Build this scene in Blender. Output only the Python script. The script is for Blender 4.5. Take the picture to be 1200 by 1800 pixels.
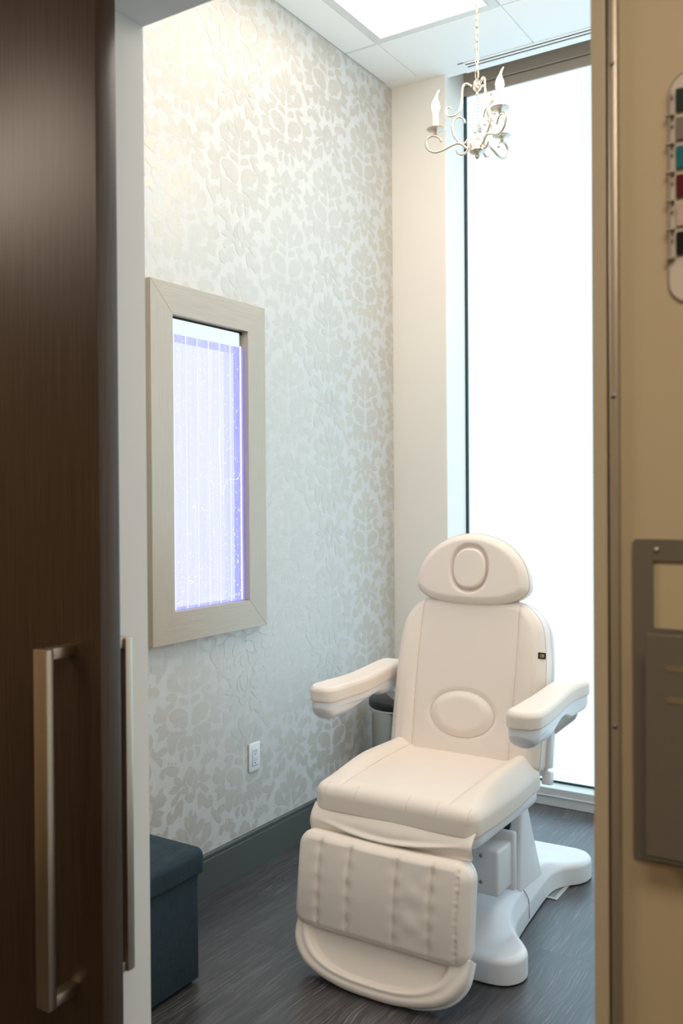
import bpy, bmesh, math, random
import numpy as np
from mathutils import Vector, Matrix, Euler

random.seed(7)
for o in list(bpy.data.objects): bpy.data.objects.remove(o)
scn = bpy.context.scene
COL = scn.collection
PI = math.pi

# ------------------------------------------------------------------ camera
F_PX, CY = 1616.35, 882.22
yaw, pitch, roll = (math.radians(a) for a in (-32.4368, -0.4516, -0.3793))
fw = Vector((math.sin(yaw)*math.cos(pitch), math.cos(yaw)*math.cos(pitch), math.sin(pitch)))
rt = fw.cross(Vector((0, 0, 1))).normalized(); up = rt.cross(fw)
c_, s_ = math.cos(roll), math.sin(roll)
rt, up = c_*rt + s_*up, -s_*rt + c_*up
cam_d = bpy.data.cameras.new('camera'); cam = bpy.data.objects.new('camera', cam_d); COL.objects.link(cam)
M = Matrix((rt, up, -fw)).transposed().to_4x4(); M.translation = Vector((0, 0, 1.5)); cam.matrix_world = M
cam_d.sensor_fit = 'VERTICAL'; cam_d.sensor_height = 36; cam_d.lens = F_PX/1800*36
cam_d.shift_y = -(900-CY)/1800
cam_d.clip_start = 0.02
cam_d.dof.use_dof = True; cam_d.dof.focus_distance = 3.15; cam_d.dof.aperture_fstop = 5.0
scn.camera = cam

# ------------------------------------------------------------------ light and exposure
scn.view_settings.view_transform = 'Standard'; scn.view_settings.look = 'None'
scn.view_settings.gamma = 1; scn.view_settings.use_curve_mapping = False
scn.view_settings.exposure = 0.80
WINDOW_LIGHT = ((0.56, 0.83, 1.0), 1.02)
TROFFER_LIGHT = ((1.0, 0.90, 0.80), 2.1)
ADDED_FILL_LIGHT = ((1.0, 0.88, 0.78), 6.0)  # for the two added fill panels out of view, brighter than the visible one
PANEL_LIGHT = ((0.69, 0.70, 1.0), 0.56)
BULB_LIGHT = ((1.0, 0.80, 0.52), 85.0)
CORRIDOR_LIGHT = ((1.0, 0.85, 0.68), 5.2)
w = bpy.data.worlds.new('world'); scn.world = w; w.use_nodes = True
w.node_tree.nodes['Background'].inputs[0].default_value = (0.6, 0.75, 0.9, 1)
w.node_tree.nodes['Background'].inputs[1].default_value = 0.4

# ------------------------------------------------------------------ materials
def mat(name, col, rough=0.5, metal=0.0, bump=None, spec=0.5, coat=0.0, var=None, trans=0.0, ior=1.45, aniso=None):
    """bump=(scale, strength, distance); var=(scale, amount); aniso=(sx,sy,sz) stretches the noise"""
    m = bpy.data.materials.new(name); m.use_nodes = True
    nt = m.node_tree; b = nt.nodes['Principled BSDF']
    b.inputs['Base Color'].default_value = (*col, 1); b.inputs['Roughness'].default_value = rough
    b.inputs['Metallic'].default_value = metal; b.inputs['Specular IOR Level'].default_value = spec
    b.inputs['Coat Weight'].default_value = coat; b.inputs['IOR'].default_value = ior
    b.inputs['Transmission Weight'].default_value = trans
    if bump or var:
        tc = nt.nodes.new('ShaderNodeTexCoord'); mp = nt.nodes.new('ShaderNodeMapping')
        nt.links.new(tc.outputs['Object'], mp.inputs[0])
        mp.inputs['Scale'].default_value = aniso or (1, 1, 1)
    if bump:
        n = nt.nodes.new('ShaderNodeTexNoise'); n.inputs['Scale'].default_value = bump[0]; n.inputs['Detail'].default_value = 4
        nt.links.new(mp.outputs[0], n.inputs['Vector'])
        bp = nt.nodes.new('ShaderNodeBump'); bp.inputs['Strength'].default_value = bump[1]; bp.inputs['Distance'].default_value = bump[2]
        nt.links.new(n.outputs['Fac'], bp.inputs['Height']); nt.links.new(bp.outputs[0], b.inputs['Normal'])
    if var:
        n = nt.nodes.new('ShaderNodeTexNoise'); n.inputs['Scale'].default_value = var[0]; n.inputs['Detail'].default_value = 5
        nt.links.new(mp.outputs[0], n.inputs['Vector'])
        r = nt.nodes.new('ShaderNodeValToRGB')
        k = var[1]
        r.color_ramp.elements[0].position = 0.3; r.color_ramp.elements[1].position = 0.7
        r.color_ramp.elements[0].color = (*[max(0, x*(1-k)) for x in col], 1); r.color_ramp.elements[1].color = (*[min(1, x*(1+k)) for x in col], 1)
        nt.links.new(n.outputs['Fac'], r.inputs[0]); nt.links.new(r.outputs[0], b.inputs['Base Color'])
    return m

def emit(name, col, strength, gloss=False):
    m = bpy.data.materials.new(name); m.use_nodes = True
    b = m.node_tree.nodes['Principled BSDF']
    b.inputs['Base Color'].default_value = (0.12, 0.12, 0.12, 1) if gloss else (0.02, 0.02, 0.02, 1)
    b.inputs['Roughness'].default_value = 0.25
    b.inputs['Emission Color'].default_value = (*col, 1); b.inputs['Emission Strength'].default_value = strength
    return m

def two_direction_weave(name, col, rough=0.7, scale=500, amt=0.12, metal=0.0, bump=0.15):
    """cloth or linen texture: two stretched noises crossed"""
    m = bpy.data.materials.new(name); m.use_nodes = True
    nt = m.node_tree; b = nt.nodes['Principled BSDF']; b.inputs['Roughness'].default_value = rough; b.inputs['Metallic'].default_value = metal
    tc = nt.nodes.new('ShaderNodeTexCoord'); outs = []
    for sc in ((scale, scale, scale*0.03), (scale*0.03, scale*0.03, scale)):
        mp = nt.nodes.new('ShaderNodeMapping'); mp.inputs['Scale'].default_value = sc
        n = nt.nodes.new('ShaderNodeTexNoise'); n.inputs['Scale'].default_value = 1; n.inputs['Detail'].default_value = 2
        nt.links.new(tc.outputs['Object'], mp.inputs[0]); nt.links.new(mp.outputs[0], n.inputs['Vector']); outs.append(n.outputs['Fac'])
    ad = nt.nodes.new('ShaderNodeMath'); ad.operation = 'ADD'
    nt.links.new(outs[0], ad.inputs[0]); nt.links.new(outs[1], ad.inputs[1])
    mr = nt.nodes.new('ShaderNodeMapRange'); mr.inputs[1].default_value = 0.7; mr.inputs[2].default_value = 1.3
    nt.links.new(ad.outputs[0], mr.inputs[0])
    r = nt.nodes.new('ShaderNodeValToRGB')
    r.color_ramp.elements[0].color = (*[x*(1-amt) for x in col], 1); r.color_ramp.elements[1].color = (*[min(1, x*(1+amt)) for x in col], 1)
    nt.links.new(mr.outputs[0], r.inputs[0]); nt.links.new(r.outputs[0], b.inputs['Base Color'])
    bp = nt.nodes.new('ShaderNodeBump'); bp.inputs['Strength'].default_value = bump; bp.inputs['Distance'].default_value = 0.001
    nt.links.new(mr.outputs[0], bp.inputs['Height']); nt.links.new(bp.outputs[0], b.inputs['Normal'])
    return m

def floor_material():
    m = bpy.data.materials.new('grey_oak_planks'); m.use_nodes = True
    nt = m.node_tree; b = nt.nodes['Principled BSDF']; N = nt.nodes.new; L = nt.links.new
    tc = N('ShaderNodeTexCoord')
    rot = N('ShaderNodeMapping'); rot.inputs['Rotation'].default_value = (0, 0, PI/2); L(tc.outputs['Object'], rot.inputs[0])
    br = N('ShaderNodeTexBrick'); br.offset = 0.37
    br.inputs['Scale'].default_value = 1; br.inputs['Brick Width'].default_value = 1.22; br.inputs['Row Height'].default_value = 0.18
    br.inputs['Mortar Size'].default_value = 0.0012; br.inputs['Mortar Smooth'].default_value = 0.1; br.inputs['Bias'].default_value = 0
    br.inputs['Color1'].default_value = (0.25, 0.25, 0.25, 1); br.inputs['Color2'].default_value = (0.75, 0.75, 0.75, 1); br.inputs['Mortar'].default_value = (0, 0, 0, 1)
    L(rot.outputs[0], br.inputs['Vector'])
    # warp so the grain wanders into cathedral loops
    wn = N('ShaderNodeTexNoise'); wn.inputs['Scale'].default_value = 3.5; wn.inputs['Detail'].default_value = 2; L(tc.outputs['Object'], wn.inputs['Vector'])
    wm = N('ShaderNodeVectorMath'); wm.operation = 'SCALE'; wm.inputs['Scale'].default_value = 0.06; L(wn.outputs['Color'], wm.inputs[0])
    off = N('ShaderNodeVectorMath'); off.operation = 'SCALE'; off.inputs['Scale'].default_value = 5.0; L(br.outputs['Color'], off.inputs[0])
    ad = N('ShaderNodeVectorMath'); L(tc.outputs['Object'], ad.inputs[0]); L(wm.outputs[0], ad.inputs[1])
    ad2 = N('ShaderNodeVectorMath'); L(ad.outputs[0], ad2.inputs[0]); L(off.outputs[0], ad2.inputs[1])
    mp = N('ShaderNodeMapping'); mp.inputs['Scale'].default_value = (230, 5.5, 1); L(ad2.outputs[0], mp.inputs[0])
    g = N('ShaderNodeTexNoise'); g.inputs['Scale'].default_value = 1; g.inputs['Detail'].default_value = 8; g.inputs['Roughness'].default_value = 0.72; L(mp.outputs[0], g.inputs['Vector'])
    r1 = N('ShaderNodeValToRGB'); e = r1.color_ramp.elements
    e[0].position = 0.34; e[0].color = (0.016, 0.014, 0.015, 1); e[1].position = 0.53; e[1].color = (0.050, 0.045, 0.048, 1)
    e3 = e.new(0.61); e3.color = (0.105, 0.10, 0.105, 1); e2 = e.new(0.72); e2.color = (0.24, 0.236, 0.24, 1)
    L(g.outputs['Fac'], r1.inputs[0])
    mp2 = N('ShaderNodeMapping'); mp2.inputs['Scale'].default_value = (11, 1.6, 1); L(ad2.outputs[0], mp2.inputs[0])
    g2 = N('ShaderNodeTexNoise'); g2.inputs['Scale'].default_value = 1; g2.inputs['Detail'].default_value = 3; L(mp2.outputs[0], g2.inputs['Vector'])
    mr = N('ShaderNodeMapRange'); mr.inputs[1].default_value = 0.3; mr.inputs[2].default_value = 0.7; mr.inputs[3].default_value = 0.65; mr.inputs[4].default_value = 1.35
    L(g2.outputs['Fac'], mr.inputs[0])
    mx = N('ShaderNodeVectorMath'); mx.operation = 'SCALE'; L(r1.outputs[0], mx.inputs[0]); L(mr.outputs[0], mx.inputs['Scale'])
    # joint lines
    mm = N('ShaderNodeMixRGB'); mm.blend_type = 'MIX'; L(br.outputs['Fac'], mm.inputs[0]); L(mx.outputs[0], mm.inputs[1]); mm.inputs[2].default_value = (0.012, 0.011, 0.011, 1)
    L(mm.outputs[0], b.inputs['Base Color'])
    b.inputs['Roughness'].default_value = 0.36; b.inputs['Specular IOR Level'].default_value = 0.85; b.inputs['Coat Weight'].default_value = 0.22; b.inputs['Coat Roughness'].default_value = 0.32
    bp = N('ShaderNodeBump'); bp.inputs['Strength'].default_value = 0.25; bp.inputs['Distance'].default_value = 0.0012
    L(g.outputs['Fac'], bp.inputs['Height']); L(bp.outputs[0], b.inputs['Normal'])
    return m

def door_material():
    return mat('dark_stained_wood', (0.060, 0.036, 0.021), 0.36, bump=(1, 0.15, 0.001), var=(1, 0.30), aniso=(240, 240, 5), spec=0.5)

MT = {}
MT['floor'] = floor_material()
MT['white_wall'] = mat('warm_white_paint', (0.86, 0.81, 0.745), 0.6, bump=(220, 0.08, 0.001))
MT['cool_white'] = mat('white_paint', (0.80, 0.80, 0.78), 0.55, bump=(220, 0.06, 0.001))
MT['tan'] = mat('tan_paint', (0.60, 0.50, 0.335), 0.6, bump=(180, 0.08, 0.001))
MT['paper'] = two_direction_weave('wallpaper_ground', (0.63, 0.625, 0.605), 0.50, 420, 0.045, bump=0.12)
MT['motif'] = two_direction_weave('wallpaper_damask_motif', (0.585, 0.555, 0.50), 0.42, 420, 0.06, metal=0.25, bump=0.12)
MT['base'] = mat('grey_green_painted_skirting', (0.080, 0.088, 0.080), 0.4)
MT['tile'] = mat('ceiling_tile', (0.92, 0.92, 0.91), 0.8, bump=(350, 0.2, 0.001))
MT['grid'] = mat('ceiling_grid_metal', (0.72, 0.73, 0.72), 0.5)
MT['gap'] = mat('dark_gap', (0.02, 0.02, 0.02), 0.8)
MT['taupe'] = mat('taupe_anodised_frame', (0.46, 0.41, 0.355), 0.5)
MT['alu'] = mat('window_sill_aluminium', (0.66, 0.68, 0.69), 0.35, metal=0.15)
MT['gasket'] = mat('green_black_gasket', (0.01, 0.035, 0.04), 0.5)
MT['leather'] = mat('cream_leatherette', (0.87, 0.770, 0.68), 0.44, bump=(900, 0.10, 0.0006), spec=0.45)
MT['thread'] = mat('cream_thread', (0.72, 0.62, 0.50), 0.7)
MT['plastic'] = mat('white_plastic', (0.82, 0.82, 0.84), 0.32)
MT['plastic_panel'] = mat('satin_white_plastic', (0.78, 0.79, 0.82), 0.45)
MT['steel'] = mat('brushed_steel', (0.62, 0.58, 0.52), 0.38, metal=1.0, bump=(1, 0.1, 0.0005), aniso=(600, 600, 8))
MT['handle'] = mat('satin_nickel', (0.55, 0.47, 0.38), 0.34, metal=1.0, bump=(1, 0.08, 0.0005), aniso=(900, 900, 12))
MT['screw'] = mat('screw_metal', (0.30, 0.29, 0.28), 0.3, metal=1.0)
MT['chrome'] = mat('champagne_silver', (0.62, 0.54, 0.45), 0.30, metal=0.85)
MT['candle'] = mat('ivory_candle_sleeve', (0.85, 0.76, 0.60), 0.5)
MT['glass'] = mat('clear_glass', (1, 1, 1), 0.02, trans=1.0, ior=1.5)
MT['frame'] = mat('champagne_wood_vertical', (0.47, 0.40, 0.32), 0.36, metal=0.25, bump=(1, 0.2, 0.0008), var=(1, 0.10), aniso=(450, 450, 7))
MT['frame_h'] = mat('champagne_wood_horizontal', (0.47, 0.40, 0.32), 0.36, metal=0.25, bump=(1, 0.2, 0.0008), var=(1, 0.10), aniso=(7, 7, 450))
MT['door'] = door_material()
MT['navy'] = two_direction_weave('teal_linen', (0.013, 0.032, 0.046), 0.85, 700, 0.45, bump=0.5)
MT['black'] = mat('black_plastic', (0.012, 0.012, 0.013), 0.4)
MT['bin'] = mat('stainless_bin', (0.60, 0.61, 0.58), 0.3, metal=1.0, bump=(1, 0.1, 0.0005), aniso=(8, 8, 500))
MT['holder'] = mat('pewter_plastic', (0.20, 0.18, 0.15), 0.4, metal=0.2)
MT['clear_plastic'] = mat('frosted_clear_plastic', (0.72, 0.66, 0.58), 0.25)
MT['outlet'] = mat('white_outlet_plastic', (0.80, 0.82, 0.84), 0.35)
MT['gold'] = mat('gold_thread', (0.55, 0.38, 0.10), 0.5)
MT['window'] = emit('daylit_frosted_glass', *WINDOW_LIGHT, gloss=True)
MT['troffer'] = emit('lit_diffuser', *TROFFER_LIGHT)
MT['added_fill'] = emit('added_fill_diffuser', *ADDED_FILL_LIGHT)
MT['bulb'] = emit('lit_bulb', *BULB_LIGHT)
MT['corridor_lamp'] = emit('corridor_lamp_diffuser', *CORRIDOR_LIGHT)

# ------------------------------------------------------------------ helpers
def link(name, bm, m, parent=None, smooth=True, kind=None, angle=None):
    me = bpy.data.meshes.new(name)
    bmesh.ops.recalc_face_normals(bm, faces=bm.faces[:])
    bm.to_mesh(me); bm.free()
    for mm in (m if isinstance(m, (list, tuple)) else [m]): me.materials.append(mm)
    o = bpy.data.objects.new(name, me); COL.objects.link(o)
    if smooth:
        me.shade_smooth()
        if angle is not None: me.set_sharp_from_angle(angle=math.radians(angle))
    if parent is not None: o.parent = parent
    if kind: o['kind'] = kind
    return o

def tag(o, label, cat, group=None):
    o['label'] = label; o['category'] = cat
    if group: o['group'] = group
    return o

def thing(name, label, cat, loc=(0, 0, 0), group=None):
    o = bpy.data.objects.new(name, None); COL.objects.link(o); o.location = loc; o.empty_display_size = 0.1
    return tag(o, label, cat, group)

def rebase(bm, loc):
    """geometry is written in room coordinates; shift it to its thing's origin"""
    bmesh.ops.translate(bm, verts=bm.verts[:], vec=-Vector(loc)); return bm

def box(bm, x0, x1, y0, y1, z0, z1, bev=0.0, seg=2, mi=0, mtx=None):
    vs = [bm.verts.new((x, y, z)) for z in (z0, z1) for y in (y0, y1) for x in (x0, x1)]
    fs = [bm.faces.new([vs[i] for i in q]) for q in ((0, 2, 3, 1), (4, 5, 7, 6), (0, 1, 5, 4), (2, 6, 7, 3), (0, 4, 6, 2), (1, 3, 7, 5))]
    allv = vs
    if bev > 0:
        es = list({e for f in fs for e in f.edges})
        r = bmesh.ops.bevel(bm, geom=es, offset=bev, segments=seg, profile=0.5, affect='EDGES')
        fs = list({f for f in fs if f.is_valid} | set(r['faces'])); allv = list({v for f in fs for v in f.verts})
    for f in fs: f.material_index = mi
    if mtx is not None: bmesh.ops.transform(bm, matrix=mtx, verts=allv)
    return fs

def nbox(*a, **k):
    bm = bmesh.new(); box(bm, *a, **k); return bm

def catmull(pts, n=6, closed=False):
    pts = [np.array(p, float) for p in pts]; out = []
    N = len(pts); rng = range(N if closed else N-1)
    for i in rng:
        if closed: p0, p1, p2, p3 = (pts[(i+k-1) % N] for k in range(4))
        else:
            p1, p2 = pts[i], pts[i+1]; p0 = pts[i-1] if i > 0 else 2*p1-p2; p3 = pts[i+2] if i+2 < N else 2*p2-p1
        for j in range(n):
            t = j/n
            out.append(0.5*((2*p1)+(-p0+p2)*t+(2*p0-5*p1+4*p2-p3)*t*t+(-p0+3*p1-3*p2+p3)*t**3))
    if not closed: out.append(pts[-1])
    return out

def tube(bm, pts, r, sides=8, closed=False, caps=True):
    pts = [Vector(p) for p in pts]; N = len(pts); rings = []
    rr = r if isinstance(r, (list, tuple)) else [r]*N
    prev = None
    for i, p in enumerate(pts):
        a = pts[(i-1) % N] if (closed or i > 0) else p; b = pts[(i+1) % N] if (closed or i < N-1) else p
        t = (b-a).normalized()
        if prev is None:
            n = t.orthogonal().normalized()
        else:
            n = (prev - t*prev.dot(t)).normalized()
        prev = n; bn = t.cross(n)
        rings.append([bm.verts.new(p + rr[i]*(math.cos(2*PI*k/sides)*n + math.sin(2*PI*k/sides)*bn)) for k in range(sides)])
    for i in range(N if closed else N-1):
        A, B = rings[i], rings[(i+1) % N]
        for k in range(sides):
            bm.faces.new((A[k], A[(k+1) % sides], B[(k+1) % sides], B[k]))
    if not closed and caps:
        bm.faces.new(rings[0][::-1]); bm.faces.new(rings[-1])

def lathe(bm, prof, c=(0, 0, 0), n=32, mtx=None):
    rings = []; new = []
    for (r, z) in prof:
        ring = [bm.verts.new((c[0]+max(r, 1e-5)*math.cos(2*PI*k/n), c[1]+max(r, 1e-5)*math.sin(2*PI*k/n), c[2]+z)) for k in range(n)]
        rings.append(ring); new += ring
    for A, B in zip(rings, rings[1:]):
        for k in range(n): bm.faces.new((A[k], A[(k+1) % n], B[(k+1) % n], B[k]))
    bm.faces.new(rings[0][::-1]); bm.faces.new(rings[-1])
    if mtx is not None: bmesh.ops.transform(bm, matrix=mtx, verts=new)

def rrow(y0, y1, hw, rc0, rc1, n=60, hw1=None):
    """rounded rectangle as rows (y, left, right); rc0/rc1 corner radii at the two ends; hw may be f(t)"""
    th = np.linspace(0, PI, n); ys = y0 + (y1-y0)*(1-np.cos(th))/2
    rows = []
    for y in ys:
        t = (y-y0)/(y1-y0); W = hw(t) if callable(hw) else hw
        cut = 0
        if y-y0 < rc0: cut = rc0 - math.sqrt(max(0, rc0**2-(rc0-(y-y0))**2))
        if y1-y < rc1: cut = max(cut, rc1 - math.sqrt(max(0, rc1**2-(rc1-(y1-y))**2)))
        rows.append((y, -(W-cut), W-cut))
    return rows

def pad(rows, H, Rt, Rb, ns=70, top=None, bot=None, mtx=None, pt=2.0, bm=None):
    """cushion on a row-mapped outline: rounded rims (radii Rt, Rb), free top height function"""
    bm = bm or bmesh.new()
    s = -np.cos(np.linspace(0, PI, ns)); nr = len(rows)
    R = np.array(rows); Y = np.repeat(R[:, :1], ns, 1)
    X = R[:, 1:2]*(1-s)/2 + R[:, 2:3]*(1+s)/2
    loop = [(r, Y[0, 0]) for r in X[0]] + [(X[i, -1], Y[i, 0]) for i in range(1, nr)] + [(v, Y[-1, 0]) for v in X[-1][::-1][1:]] + [(X[i, 0], Y[i, 0]) for i in range(nr-2, 0, -1)]
    A = np.array(loop); B = np.roll(A, -1, 0); P = np.stack([X.ravel(), Y.ravel()], 1)
    AB = B-A; L2 = (AB**2).sum(1)+1e-12
    D = np.empty(len(P))
    for i0 in range(0, len(P), 2000):
        q = P[i0:i0+2000, None, :]-A[None]
        t = np.clip((q*AB[None]).sum(2)/L2, 0, 1)
        D[i0:i0+2000] = np.sqrt(((q - t[..., None]*AB[None])**2).sum(2)).min(1)
    D = D.reshape(nr, ns)
    D[0] = 0; D[-1] = 0; D[:, 0] = 0; D[:, -1] = 0
    def rnd(D, Rr, p):
        e = np.clip(1-D/max(Rr, 1e-6), 0, 1); return Rr*(1-(1-e**p)**(1/p))
    ramp = np.clip(D/max(Rt, 1e-6), 0, 1); ramp = ramp*ramp*(3-2*ramp)
    T = H - rnd(D, Rt, pt)
    if top is not None: T = T + np.vectorize(top)(X, Y)*ramp
    Bz = rnd(D, Rb, 2.0)
    if bot is not None: Bz = Bz + np.vectorize(bot)(X, Y)
    vt = [[bm.verts.new((X[i, j], Y[i, j], T[i, j])) for j in range(ns)] for i in range(nr)]
    vb = [[bm.verts.new((X[i, j], Y[i, j], Bz[i, j])) for j in range(ns)] for i in range(nr)]
    for i in range(nr-1):
        for j in range(ns-1):
            bm.faces.new((vt[i][j], vt[i][j+1], vt[i+1][j+1], vt[i+1][j]))
            bm.faces.new((vb[i][j], vb[i+1][j], vb[i+1][j+1], vb[i][j+1]))
    per = [(0, j) for j in range(ns)] + [(i, ns-1) for i in range(1, nr)] + [(nr-1, j) for j in range(ns-2, -1, -1)] + [(i, 0) for i in range(nr-2, 0, -1)]
    for k in range(len(per)):
        a, b = per[k], per[(k+1) % len(per)]
        bm.faces.new((vb[a[0]][a[1]], vb[b[0]][b[1]], vt[b[0]][b[1]], vt[a[0]][a[1]]))
    if mtx is not None: bmesh.ops.transform(bm, matrix=mtx, verts=[v for r in vt+vb for v in r])
    # surface sampler for seams: nearest grid vertex height
    def surf(x, y):
        i = np.abs(R[:, 0]-y).argmin(); row = X[i]
        return float(np.interp(x, row, T[i]))
    return bm, surf, loop

def gauss(d, s): return math.exp(-(d/s)**2)
def sst(a, b, x):
    t = min(1, max(0, (x-a)/(b-a))); return t*t*(3-2*t)

# ================================================================== the room
XL, YB, ZC = -2.292, 4.106, 3.561        # papered wall, back wall, ceiling
XR_ROOM = 0.62
YF0, YF1 = 1.165, 1.277                  # doorway wall
XJ0, XJ1, ZH = -1.25, -0.358, 2.388      # opening
XW = -1.991                              # window recess begins
YG = 4.335                               # glass plane

bm = nbox(-3.2, 2.2, -1.6, 4.6, -0.05, 0)
link('floor', bm, MT['floor'], smooth=False, kind='structure')

# ---- damask wallpaper: the printed motif is a second material inside the wall's own mesh
def damask_leaves():
    L = []
    def add(*p): L.append(p)
    add((370,100),(392,165),(415,140),(420,205),(405,265),(388,300),(370,345),(352,300),(335,265),(320,205),(325,140),(348,165))
    add((376,395),(388,330),(405,270),(440,222),(484,205),(480,262),(452,312),(415,345),(395,380),(385,425))
    add((385,472),(425,415),(462,362),(474,300),(498,250),(538,262),(546,330),(522,388),(468,428),(430,455),(400,490))
    add((378,372),(400,362),(432,370),(428,400),(404,430),(384,450))
    add((382,588),(386,545),(410,510),(445,498),(458,525),(440,552),(405,575))
    add((470,470),(500,425),(545,420),(552,450),(520,478),(490,500))
    add((386,712),(398,640),(438,588),(496,566),(534,590),(528,640),(503,676),(496,715),(455,735),(440,765),(405,775),(388,752))
    add((492,480),(540,500),(578,522),(628,450),(634,505),(660,538),(640,590),(604,612),(560,640),(556,592),(536,556),(498,540))
    add((556,655),(596,636),(640,652),(618,692),(622,752),(572,756),(522,738),(548,706))
    add((390,828),(412,792),(452,778),(500,748),(546,770),(544,830),(538,900),(508,938),(482,898),(474,852),(440,828),(412,832))
    add((386,880),(406,846),(440,842),(466,880),(464,930),(430,944),(402,922))
    add((370,868),(398,915),(394,955),(370,975),(346,955),(342,915))
    add((548,846),(596,820),(634,836),(664,778),(670,832),(640,900),(602,972),(588,930),(606,892),(566,890))
    add((370,985),(396,1012),(392,1062),(370,1092),(348,1062),(344,1012))
    add((412,962),(448,968),(454,1010),(440,1056),(424,1036),(422,996))
    add((458,1104),(482,1058),(536,1014),(596,1008),(610,1048),(590,1086),(562,1064),(528,1104),(486,1126))
    for a, b in ((488,1030),(514,1006),(542,986)): add((a-7,b),(a,b-11),(a+7,b),(a,b+11))
    add((370,1135),(390,1165),(402,1230),(392,1285),(370,1310),(348,1285),(338,1230),(350,1165))
    add((398,1150),(420,1195),(428,1250),(404,1302),(382,1318),(400,1290),(412,1240),(404,1190))
    add((438,1215),(462,1170),(492,1130),(500,1172),(474,1226),(440,1262))
    add((452,1262),(498,1212),(540,1232),(512,1264),(476,1276))
    add((386,1352),(404,1304),(446,1286),(484,1300),(522,1330),(512,1372),(474,1352),(450,1318),(420,1336),(404,1372))
    add((438,1372),(480,1382),(512,1440),(530,1400),(556,1404),(562,1446),(548,1492),(508,1510),(470,1482),(444,1512),(430,1440))
    add((370,1372),(400,1392),(412,1376),(408,1418),(370,1460),(332,1418),(328,1376),(340,1392))
    return L
def inflate(pts, d):
    n = len(pts); area = sum(pts[i-1][0]*pts[i][1]-pts[i][0]*pts[i-1][1] for i in range(n)); sgn = 1 if area > 0 else -1; out = []
    seg = [math.hypot(*(pts[i]-pts[i-1])) for i in range(n)]; per = sum(seg); k = round(per/0.026); arc = 0
    amp = 0.0019 if per > 0.13 else 0.0
    for i in range(n):
        t = pts[(i+1) % n]-pts[i-1]; l = math.hypot(*t) or 1
        arc += seg[i] if i else 0
        out.append(pts[i]+sgn*(d+amp*(abs(math.sin(PI*k*arc/per))-0.6))*np.array((t[1], -t[0]))/l)
    return out
bm = bmesh.new()
box(bm, XL-0.1, XL, YF1, YB+0.3, 0, ZC+0.1)
def clampy(v, a, b): return max(a, min(b, v))
UH, UV = 0.00066, 0.595/1420
leaves = []
for poly in damask_leaves():
    pp = []
    for (px, py) in poly:
        sl = 0.21 + (py-100)/1420*0.22
        pp.append(((px-370)*UH, -(py + (px-370)*sl*(1 if abs(px-370) > 1 else 0) - 100)*UV if px >= 370 else None))
    sym = any(px < 370 for px, _ in poly)
    if sym:
        pts = [((px-370)*UH*1.0, -(py-100)*UV) for px, py in poly]
        leaves.append((pts, False))
    else:
        leaves.append((pp, True))
lo_y, hi_y, lo_z, hi_z = YF1+0.01, YB-0.001, 0.155, ZC-0.002
colk = 0
for ci in range(-4, 6):
    yc = 2.553 + 0.318*ci
    zt0 = 0.936 + (0.2975 if ci % 2 else 0)
    for k in range(-2, 6):
        zt = zt0 + 0.595*k
        for li, (pts, mirror) in enumerate(leaves):
            for sg in ((1, -1) if mirror else (1,)):
                cur = inflate(catmull(pts, 6, True), 0.0011)
                vs = [(yc+sg*p[0], zt+p[1]) for p in cur]
                ys = [v[0] for v in vs]; zs = [v[1] for v in vs]
                if max(ys) < lo_y+0.004 or min(ys) > hi_y-0.004 or max(zs) < lo_z+0.004 or min(zs) > hi_z-0.004: continue
                vs = [(clampy(a, lo_y, hi_y), clampy(b, lo_z, hi_z)) for a, b in vs]
                ded = [v for i, v in enumerate(vs) if abs(v[0]-vs[i-1][0])+abs(v[1]-vs[i-1][1]) > 1e-4]
                if len(ded) < 4: continue
                f = bm.faces.new([bm.verts.new((XL+0.0002+0.00001*li+(0.000004 if sg < 0 else 0)+(0.0004 if ci % 2 else 0), a, b)) for a, b in ded]); f.material_index = 1
bm.normal_update()
for f in bm.faces:
    if f.material_index == 1 and f.normal.x < 0: f.normal_flip()
bmesh.ops.triangulate(bm, faces=[f for f in bm.faces if f.material_index == 1])
bm.normal_update()
me = bpy.data.meshes.new('wall_left')
for f in bm.faces:
    if f.material_index == 1 and f.normal.x < 0: f.normal_flip()
bm.to_mesh(me); bm.free(); me.materials.append(MT['paper']); me.materials.append(MT['motif'])
wl = bpy.data.objects.new('wall_left', me); COL.objects.link(wl); wl['kind'] = 'structure'

# ---- back wall with its return into the window recess
bm = bmesh.new(); box(bm, XL-0.1, XW, YB, YG+0.16, 0, ZC+0.45, 0.003, 1)
link('wall_back', bm, MT['white_wall'], smooth=False, kind='structure')
bm = bmesh.new(); box(bm, XR_ROOM, XR_ROOM+0.1, YF1, YG+0.16, 0, ZC+0.45)
link('wall_right', bm, MT['white_wall'], smooth=False, kind='structure')

# ---- doorway wall: tan on the corridor side, white inside and in the opening
bm = bmesh.new()
for a in ((-3.2, XJ0, YF0, YF1, 0, ZC+0.1), (XJ1, 2.2, YF0, YF1, 0, ZC+0.1), (XJ0, XJ1, YF0, YF1, ZH, ZC+0.1)): box(bm, *a)
bm.normal_update()
for f in bm.faces:
    f.material_index = 1 if f.calc_center_median().y < YF0+0.001 else 0
link('wall_front', bm, [MT['cool_white'], MT['tan']], smooth=False, kind='structure')

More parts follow.
